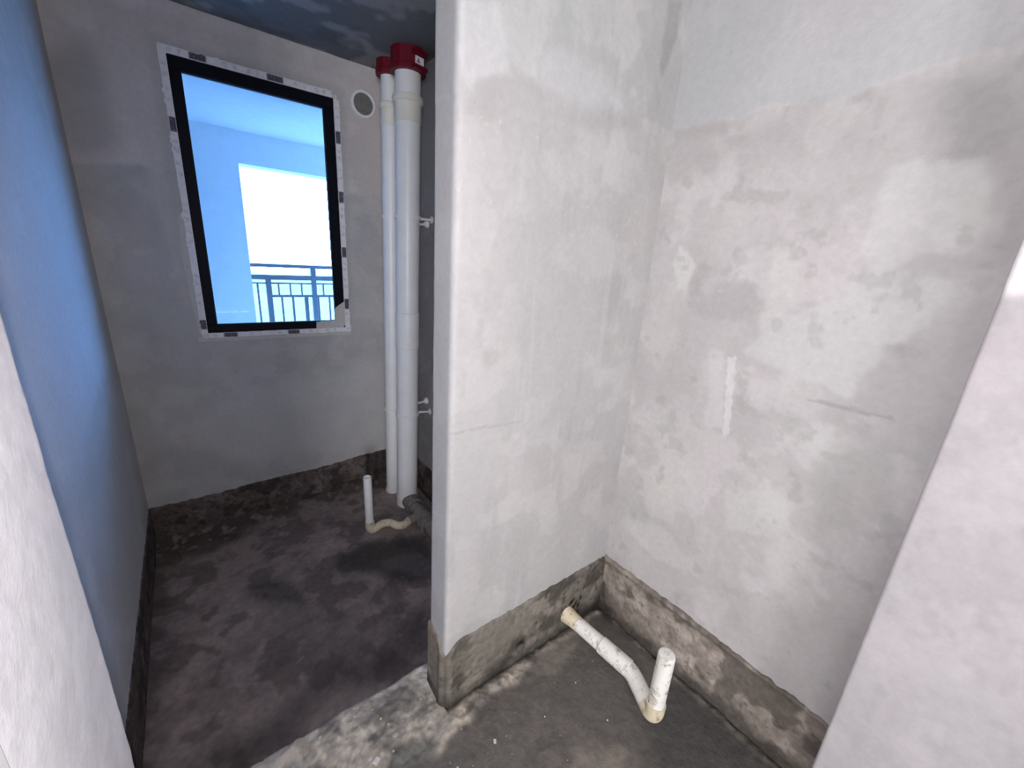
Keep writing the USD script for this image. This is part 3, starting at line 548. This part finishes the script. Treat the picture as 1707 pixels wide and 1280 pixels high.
film(WX0 - 0.02, WX1 + 0.01, 'x', WZ0 + 0.002, -0.030, 204, [(0.162, 0.238), (0.540, 0.614)], 0.02)
# streak of dried mortar beside the frame and a smear of white plaster over its corner
def scrap(name, poly, y, thick, mat, parent, seed):
    p = shapely.Polygon(poly).buffer(0.004).segmentize(0.006)
    pts = np.array(p.exterior.coords)[:-1]; pts = pts + 0.006 * (np.stack([fbm(np.c_[pts * 60, pts[:, :1] * 0], 3, seed), fbm(np.c_[pts * 60 + 9, pts[:, :1] * 0], 3, seed + 1)], 1) - 0.5)
    m = trimesh.creation.extrude_polygon(shapely.Polygon(pts).buffer(0), thick)
    m.vertices = np.c_[m.vertices[:, 0], y - m.vertices[:, 2], m.vertices[:, 1]]; m.invert()
    return obj(name, m, mat, parent, 30)
scrap('plaster_smear', [(0.735, 1.012), (0.738, 1.062), (0.868, 1.068), (0.878, 1.165), (0.935, 1.205), (0.937, 1.045), (0.905, 1.000), (0.80, 0.990)], YF - 0.001, 0.004, LOOK['white_mortar'], win, 210)
scrap('mortar_streak', [(0.025, 1.72), (0.050, 1.72), (0.052, 1.50), (0.056, 1.20), (0.060, 1.02), (0.040, 1.02), (0.022, 1.25), (0.012, 1.5)], YW + 0.0005, 0.004, LOOK['white_mortar'], win, 212)
scrap('mortar_streak', [(0.03, 0.992), (0.40, 0.985), (0.95, 0.985), (0.985, 1.02), (0.97, 0.968), (0.6, 0.966), (0.2, 0.968), (0.03, 0.972)], YW + 0.0005, 0.0035, LOOK['white_mortar'], win, 214)

# ------------------------------------------------------------------ balcony and the ground outside
BX0, BX1, BZ0, BZ1 = -1.3, 3.4, 0.22, 2.512
struct('balcony_wall', cat(box(BX0, 0.508, YO, YO + 0.22, BZ0, BZ1), box(0.508, BX1, YO + 0.03, YO + 0.22, 2.254, BZ1), box(BX0 - 0.15, BX0, YW + 0.1, YO + 0.22, BZ0, BZ1), box(BX1, BX1 + 0.15, YW + 0.1, YO + 0.22, BZ0, BZ1)), LOOK['balcony_paint'], None, 'balcony pier, end walls and beam seen through the window', smooth=False)
struct('balcony_ceiling', box(BX0 - 0.15, BX1 + 0.15, YW + 0.07, YO + 0.22, BZ1, BZ1 + 0.12), LOOK['balcony_paint'], None, 'balcony soffit seen through the window', smooth=False)
struct('balcony_floor', box(BX0 - 0.15, BX1 + 0.15, YW + 0.07, YO + 0.22, BZ0 - 0.14, BZ0), LOOK['balcony_paint'], None, 'balcony slab outside the window', smooth=False)
struct('facade_wall', cat(box(BX0 - 0.15, WX0 - 0.02, YW + 0.07, YW + 0.15, BZ0, BZ1), box(WX1 + 0.02, BX1 + 0.15, YW + 0.07, YW + 0.15, BZ0, BZ1), box(WX0 - 0.02, WX1 + 0.02, YW + 0.07, YW + 0.15, BZ0, WZ0 - 0.02)), LOOK['balcony_paint'], None, 'outer face of the window wall on the balcony', smooth=False)
struct('ground', (np.array([(-900, 4.9, -32.0), (900, 4.9, -32.0), (900, 560, -32.0), (-900, 560, -32.0)]), np.array([[0, 1, 2], [0, 2, 3]])), LOOK['far_ground'], None, 'hazy open ground far below the balcony', smooth=False)
YR = YO + 0.10
rail = thing('balcony_railing', 'metal balcony railing with upright bars seen through the window', 'railing', (0, YR, BZ0))
def rb(name, x0, x1, z0, z1, w=0.03): obj(name, box(x0, x1, -w / 2, w / 2, z0 - BZ0, z1 - BZ0, 0.003), LOOK['rail_paint'], rail, False)
RX1 = BX1
rb('top_rail', 0.508, RX1, 1.375, 1.405, 0.05)
rb('rail', 0.508, RX1, 1.255, 1.300, 0.035)
rb('rail', 0.508, RX1, 1.215, 1.228, 0.03)
rb('rail', 0.655, RX1, 1.085, 1.108, 0.03)
rb('rail', 0.508, RX1, 0.30, 0.335, 0.035)
for k in range(7):
    x = 0.632 + 0.415 * k
    if x + 0.05 < RX1: rb('post', x, x + 0.046, BZ0, 1.39 if k else 1.26, 0.046)
for x in (0.553,): rb('bar', x, x + 0.016, 0.33, 1.22, 0.016)
k = 0
x = 0.755
while x < RX1 - 0.05:
    wdt = (0.016, 0.020, 0.036, 0.016)[k % 4] if k < 40 else 0.016
    rb('bar', x, x + wdt, 0.33, 1.09, 0.016); k += 1; x += (0.072, 0.098, 0.118, 0.128)[k % 4] if k < 4 else 0.11
x = 0.735; 
while x < RX1 - 0.05: rb('short_bar', x, x + 0.014, 1.10, 1.222, 0.014); x += 0.105

# ------------------------------------------------------------------ soil stacks in the corner
LEAN = 0.036
def stack(name, label, px, py, r, base, bits, bracket):
    """A plastic stack from the sunken floor to the ceiling; it leans slightly. bits: dict of coupling and clamp heights."""
    t = thing(name, label, 'drainpipe', (px, py, base))
    A, B = np.array([0, 0, 0.0]), np.array([LEAN * 0.79, -LEAN * 0.61, ZC - base])
    at = lambda z: A + (B - A) * ((z - base) / (ZC - base))
    obj('pipe', tube([at(z) for z in np.linspace(base, ZC - 0.002, 24)], r, 40), LOOK['pipe_plastic'], t, 40)
    zc0, zc1 = bits['coupling']; h = zc1 - zc0
    obj('coupling', lathe([(r, 0), (r * 1.06, 0.002), (r * 1.07, h * 0.70), (r * 1.10, h * 0.72), (r * 1.20, h * 0.76), (r * 1.22, h * 0.86), (r * 1.18, h * 0.96), (r, h)], at(zc0), at(zc1), 40), LOOK['cream_plastic'], t, 40)
    for z0, z1, k in bits.get('sleeves', ()):
        h = z1 - z0; obj('sleeve', lathe([(r, 0), (r * k, 0.003), (r * k, h - 0.003), (r, h)], at(z0), at(z1), 40), LOOK['pipe_plastic'], t, 40)
    for z in bits['clamps']:
        c = at(z)
        cl = obj('pipe_clamp', cat(lathe([(r, -0.012), (r + 0.008, -0.012), (r + 0.009, 0), (r + 0.008, 0.012), (r, 0.012)], c, c + (0, 0, 1), 40),
            box(c[0] + r - 0.004, c[0] + r + 0.022, c[1] - 0.012, c[1] + 0.012, c[2] - 0.011, c[2] + 0.011, 0.002)), LOOK['white_plastic'], t, 40)
        if bracket:
            e = np.array([XR - px, c[1] - 0.03, c[2]])
            obj('bracket_rod', cat(tube([c + (r + 0.01, 0, 0), e], 0.008, 14), lathe([(0.0, 0), (0.024, 0), (0.024, 0.006), (0.010, 0.010)], e, e + (-1, 0, 0), 20)), LOOK['white_plastic'], cl, 40)
    fc0, fc1, fr_ = bits['collar']; h = fc1 - fc0; c = at(fc0)
    obj('fire_collar', lathe([(r + 0.002, 0), (fr_ * 0.97, 0), (fr_ * 1.0, 0.006), (fr_ * 1.0, 0.026), (fr_ * 0.94, 0.032), (fr_ * 0.94, h)], c, at(fc1), 14), LOOK['red_plastic'], t, 20)
    if bits.get('latch'):
        a = math.radians(bits['latch']); d = np.array([math.cos(a), math.sin(a), 0]); q = np.array([-d[1], d[0], 0])
        def lbox(u0, u1, o0, o1, z0, z1):
            b = box(-0.5, 0.5, -0.5, 0.5, -0.5, 0.5); V = b.vertices + 0.5
            b.vertices = c + q * (u0 + V[:, :1] * (u1 - u0)) + d * (o0 + V[:, 1:2] * (o1 - o0)) + np.array([0, 0, 1]) * (z0 + V[:, 2:] * (z1 - z0)); b.invert() if b.volume < 0 else None; return b
        for z0, z1 in ((0.0, 0.02), (0.075, 0.10)): obj('collar_latch', lbox(-0.05, 0.05, fr_ * 0.85, fr_ * 1.12, z0, z1), LOOK['red_plastic'], t, False)
        lab = obj('rating_label', lbox(-0.030, 0.032, fr_ * 0.93, fr_ * 1.0, 0.030, 0.070), LOOK['white_plastic'], t, False)
        tri = np.array([c + d * (fr_ * o) + q * u + (0, 0, z) for o in (0.99, 1.006) for u, z in ((-0.026, 0.036), (0.004, 0.036), (-0.011, 0.064))])
        obj('triangle_mark', (tri, np.array([[3, 4, 5], [2, 1, 0], [0, 1, 4], [0, 4, 3], [1, 2, 5], [1, 5, 4], [2, 0, 3], [2, 3, 5]])), LOOK['pink_print'], lab, False)
    return t, at
big, at2 = stack('drainpipe', 'thicker white drainpipe with red ceiling collar, nearest the partition', 1.238, 2.839, 0.080, -0.402,
    dict(coupling=(2.385, 2.535), sleeves=((0.925, 1.185, 1.05), (-0.400, -0.311, 1.06)), clamps=(1.825, 0.393), collar=(2.655, 2.777, 0.112), latch=-75), True)
stack('drainpipe', 'thinner white drainpipe with red ceiling collar, beside the window wall', 1.214, 3.075, 0.057, -0.402,
    dict(coupling=(2.402, 2.542), sleeves=((-0.395, -0.365, 1.10),), clamps=(1.831, 0.367), collar=(2.69, 2.777, 0.088)), False)
for z, lb in ((1.80, 'small white wall anchor stub level with the upper pipe clamp'), (0.468, 'small flared white wall anchor stub above the lower pipe clamp')):
    hb = thing('wall_anchor', lb, 'anchor', (XR, 2.86, z))
    obj('shank', tube([(-0.10, -0.0, -0.012), (0.012, 0, 0)], (0.007, 0.009), 14), LOOK['white_plastic'], hb, 40)
    obj('flange', lathe([(0.009, 0), (0.026, 0.016), (0.028, 0.03), (0.0, 0.03)], (-0.03, 0, -0.002), (0.02, 0, 0), 18), LOOK['white_plastic'], hb, 40)

# grimy drain along the sunken floor, with its branch and white stub
dr = thing('floor_drain_pipe', 'grimy grey drain pipe lying on the sunken floor beside the partition', 'drainpipe', (1.238, 2.839, -0.402))
O = np.array([1.238, 2.839, -0.402])
p0, p1, p2, p3 = np.array([1.238, 2.835, -0.33]), np.array([1.236, 2.76, -0.345]), np.array([1.225, 2.45, -0.350]), np.array([1.20, 1.16, -0.345])
obj('elbow', tube(smooth_path([(1.238, 2.839, -0.315), (1.238, 2.83, -0.335), (1.237, 2.79, -0.345), (1.236, 2.72, -0.346)]) - O, 0.066, 28), LOOK['grimy_plastic'], dr, 40)
obj('pipe', tube(smooth_path([p1, p2, p3]) - O, 0.056, 28), LOOK['grimy_plastic'], dr, 40)
for y0, y1, k in ((2.735, 2.675, 1.22), (2.60, 2.47, 1.18), (2.44, 2.40, 1.25), (2.20, 2.06, 1.15)):
    x = lambda y: np.array([1.225 + (y - 2.45) * 0.035, y, -0.349]) - O
    h = y0 - y1; obj('coupling', lathe([(0.054, 0), (0.056 * k, 0.004), (0.056 * k * 1.02, h * 0.5), (0.056 * k, h - 0.004), (0.054, h)], x(y0), x(y1), 28), LOOK['grimy_plastic'], dr, 40)
br = thing('waste_branch', 'far white waste stub with a crooked beige branch on the sunken floor', 'waste pipe', (0.85, 2.62, -0.402))
O = np.array([0.85, 2.62, -0.402])
riser = tube([np.array([0.846, 2.622, 0.063]) - O, np.array([0.850, 2.62, -0.318]) - O], 0.0290, 28, caps=False)
obj('riser', cat(riser, lathe([(0.029, 0), (0.026, 0.0), (0.0255, 0.02), (0.0, 0.02)], np.array([0.846, 2.622, 0.063]) - O, (0.0, 0, -0.9), 28)), LOOK['white_plastic'], br, 40)
obj('elbow', tube(smooth_path([(0.850, 2.62, -0.300), (0.851, 2.618, -0.345), (0.862, 2.612, -0.368), (0.890, 2.604, -0.368)]) - O, 0.033, 24), LOOK['stained_plastic'], br, 40)
obj('branch_pipe', tube(smooth_path([(0.885, 2.605, -0.368), (0.930, 2.60, -0.345), (0.985, 2.580, -0.342), (1.03, 2.535, -0.356), (1.075, 2.520, -0.356), (1.12, 2.540, -0.350), (1.16, 2.550, -0.348), (1.20, 2.555, -0.348)], 7) - O, 0.029, 24), LOOK['stained_plastic'], br, 40)
q0 = np.array([1.115, 2.535, -0.350]) - O
obj('socket', lathe([(0.028, 0), (0.036, 0.003), (0.036, 0.06), (0.032, 0.07)], q0, np.array([1.21, 2.556, -0.348]) - O, 24), LOOK['grimy_plastic'], br, 40)

# near white waste pipe out of the partition
wp = thing('waste_pipe', 'near white waste pipe spattered with mortar, bent up beside the partition corner', 'waste pipe', (1.2, 0.9, 0.0))
O = np.array([1.2, 0.9, 0.0])
obj('pipe', tube(np.array([(1.184, YP + 0.03, 0.071), (1.200, 0.86, 0.060), (1.218, 0.70, 0.050), (1.2215, 0.675, 0.049)]) - O, 0.0315, 32), LOOK['spattered_plastic'], wp, 40)
obj('socket', lathe([(0.032, 0), (0.0385, 0.002), (0.037, 0.018), (0.0335, 0.045), (0.0318, 0.075)], np.array([1.1835, YP + 0.004, 0.0715]) - O, np.array([1.200, 0.86, 0.060]) - O, 32), LOOK['stained_plastic'], wp, 40)
obj('coupling', lathe([(0.031, 0), (0.0355, 0.003), (0.0358, 0.13), (0.0350, 0.137), (0.031, 0.14)], np.array([1.2075, 0.785, 0.0555]) - O, np.array([1.2225, 0.655, 0.047]) - O, 32), LOOK['spattered_plastic'], wp, 40)
obj('trap_bend', tube(smooth_path([(1.2215, 0.668, 0.048), (1.219, 0.630, 0.044), (1.205, 0.590, 0.038), (1.185, 0.545, 0.033), (1.172, 0.515, 0.033)], 6) - O, (0.0330), 32), LOOK['spattered_plastic'], wp, 40)
obj('elbow', tube(smooth_path([(1.176, 0.525, 0.033), (1.167, 0.503, 0.033), (1.165, 0.4925, 0.046), (1.165, 0.491, 0.075), (1.165, 0.491, 0.090)], 6) - O, 0.0345, 32), LOOK['stained_plastic'], wp, 40)
ct = [(1.165, 0.491, 0.06), (1.165, 0.491, 0.30), (1.165, 0.4915, 0.312), (1.165, 0.4915, 0.319), (1.165, 0.4915, 0.322)]
obj('riser', tube(np.array(ct) - O, (0.0300, 0.0300, 0.0300, 0.0275, 0.021), 32), LOOK['spattered_plastic'], wp, 40)

# vent sleeve in the window wall
vs = thing('vent_sleeve', 'round white sleeve ring set in the wall between window and drainpipes', 'vent sleeve', (1.134, YW, 2.554))
obj('ring', lathe([(0.066, 0.012), (0.066, -0.012), (0.070, -0.016), (0.080, -0.016), (0.084, -0.012), (0.084, 0.012)], (0, 0, 0), (0, 1, 0), 48), LOOK['white_plastic'], vs, 40)
dsc = trimesh.creation.icosphere(4, 0.068); V = dsc.vertices; dsc.vertices = V * (1, 0.12, 1) + np.c_[V[:, 0] * 0, 0.012 * (fbm(V * 30, 4, 3) - 0.6), V[:, 0] * 0]
obj('mortar_plug', dsc, surface('grey_mortar', 0.95, (40.0, 0.15), (80.0, 0.5, 0.005), 0.2, (0.20, 0.198, 0.192)), vs, True)

# ------------------------------------------------------------------ loose bits on the raised floor
def chip(name, label, cat_, x, y, z, sx, sy, sz, rot, seed, mat, cube=True):
    m = trimesh.creation.box((1, 1, 1)) if cube else trimesh.creation.icosphere(2, 0.55)
    m = m.subdivide().subdivide() if cube else m
    v = m.vertices; m.vertices = (v + 0.22 * (np.stack([fbm(v * 2 + k * 7.3, 3, seed + k) for k in range(3)], 1) - 0.5)) * (sx, sy, sz)
    m.apply_transform(trimesh.transformations.rotation_matrix(rot, (0, 0, 1))); m.apply_translation((0, 0, -m.bounds[0, 2]))
    t = thing(name, label, cat_, (x, y, z)); obj('body', m, mat, t, 30); return t
def flz(x, y): return float(FLOOR_Z((x, y)))
from scipy.interpolate import NearestNDInterpolator
fp3 = np.array(stage.GetPrimAtPath('/World/floor').GetAttribute('points').Get())
FLOOR_Z = NearestNDInterpolator(fp3[:, :2], fp3[:, 2])
for nm, lb, x, y, sx, sy, sz, rot, sd, cu in (
    ('tile_chip', 'larger bright white tile chip at the bottom edge of the raised floor', 0.296, 0.945, 0.019, 0.015, 0.006, 0.5, 301, True),
    ('tile_chip', 'small white chip on the dark floor in front of the partition corner', 0.648, 0.772, 0.012, 0.009, 0.005, 1.0, 302, True),
    ('plaster_crumb', 'tiny white crumb close beside the bend of the near waste pipe', 1.030, 0.590, 0.006, 0.006, 0.004, 0.3, 303, False),
    ('plaster_crumb', 'tiny white crumb midway between partition foot and near waste pipe', 1.034, 0.757, 0.006, 0.005, 0.004, 0.9, 304, False),
    ('plaster_crumb', 'tiny white crumb alone on the middle of the dark floor', 0.846, 0.733, 0.0055, 0.005, 0.004, 0.2, 305, False)):
    chip(nm, lb, 'chip' if 'chip' in nm else 'crumb', x, y, flz(x, y) - 0.0005, sx, sy, sz, rot, sd, LOOK['white_mortar'], cu)
rr = random.Random(5); bits = []
for _ in range(80):
    x, y = rr.uniform(-0.1, 1.2), rr.uniform(0.55, 1.16)
    if x > XC - 0.01 and y > YP - 0.02: continue
    s = rr.uniform(0.0012, 0.004) * (1.5 if x < 0.6 else 0.6); m = trimesh.creation.icosphere(1, s); m.vertices *= (1, rr.uniform(.6, 1), .6); m.apply_translation((x, y, flz(x, y) + 0.2 * s)); bits.append(m)
g = thing('floor_grit', 'loose mortar grit scattered over the raised floor', 'grit'); g.SetCustomDataByKey('kind', 'stuff')
obj('grit', cat(*bits), surface('grit_grey', 0.95, (60, .2), (90, .3, .002), .2, (0.42, 0.40, 0.37)), g, False)
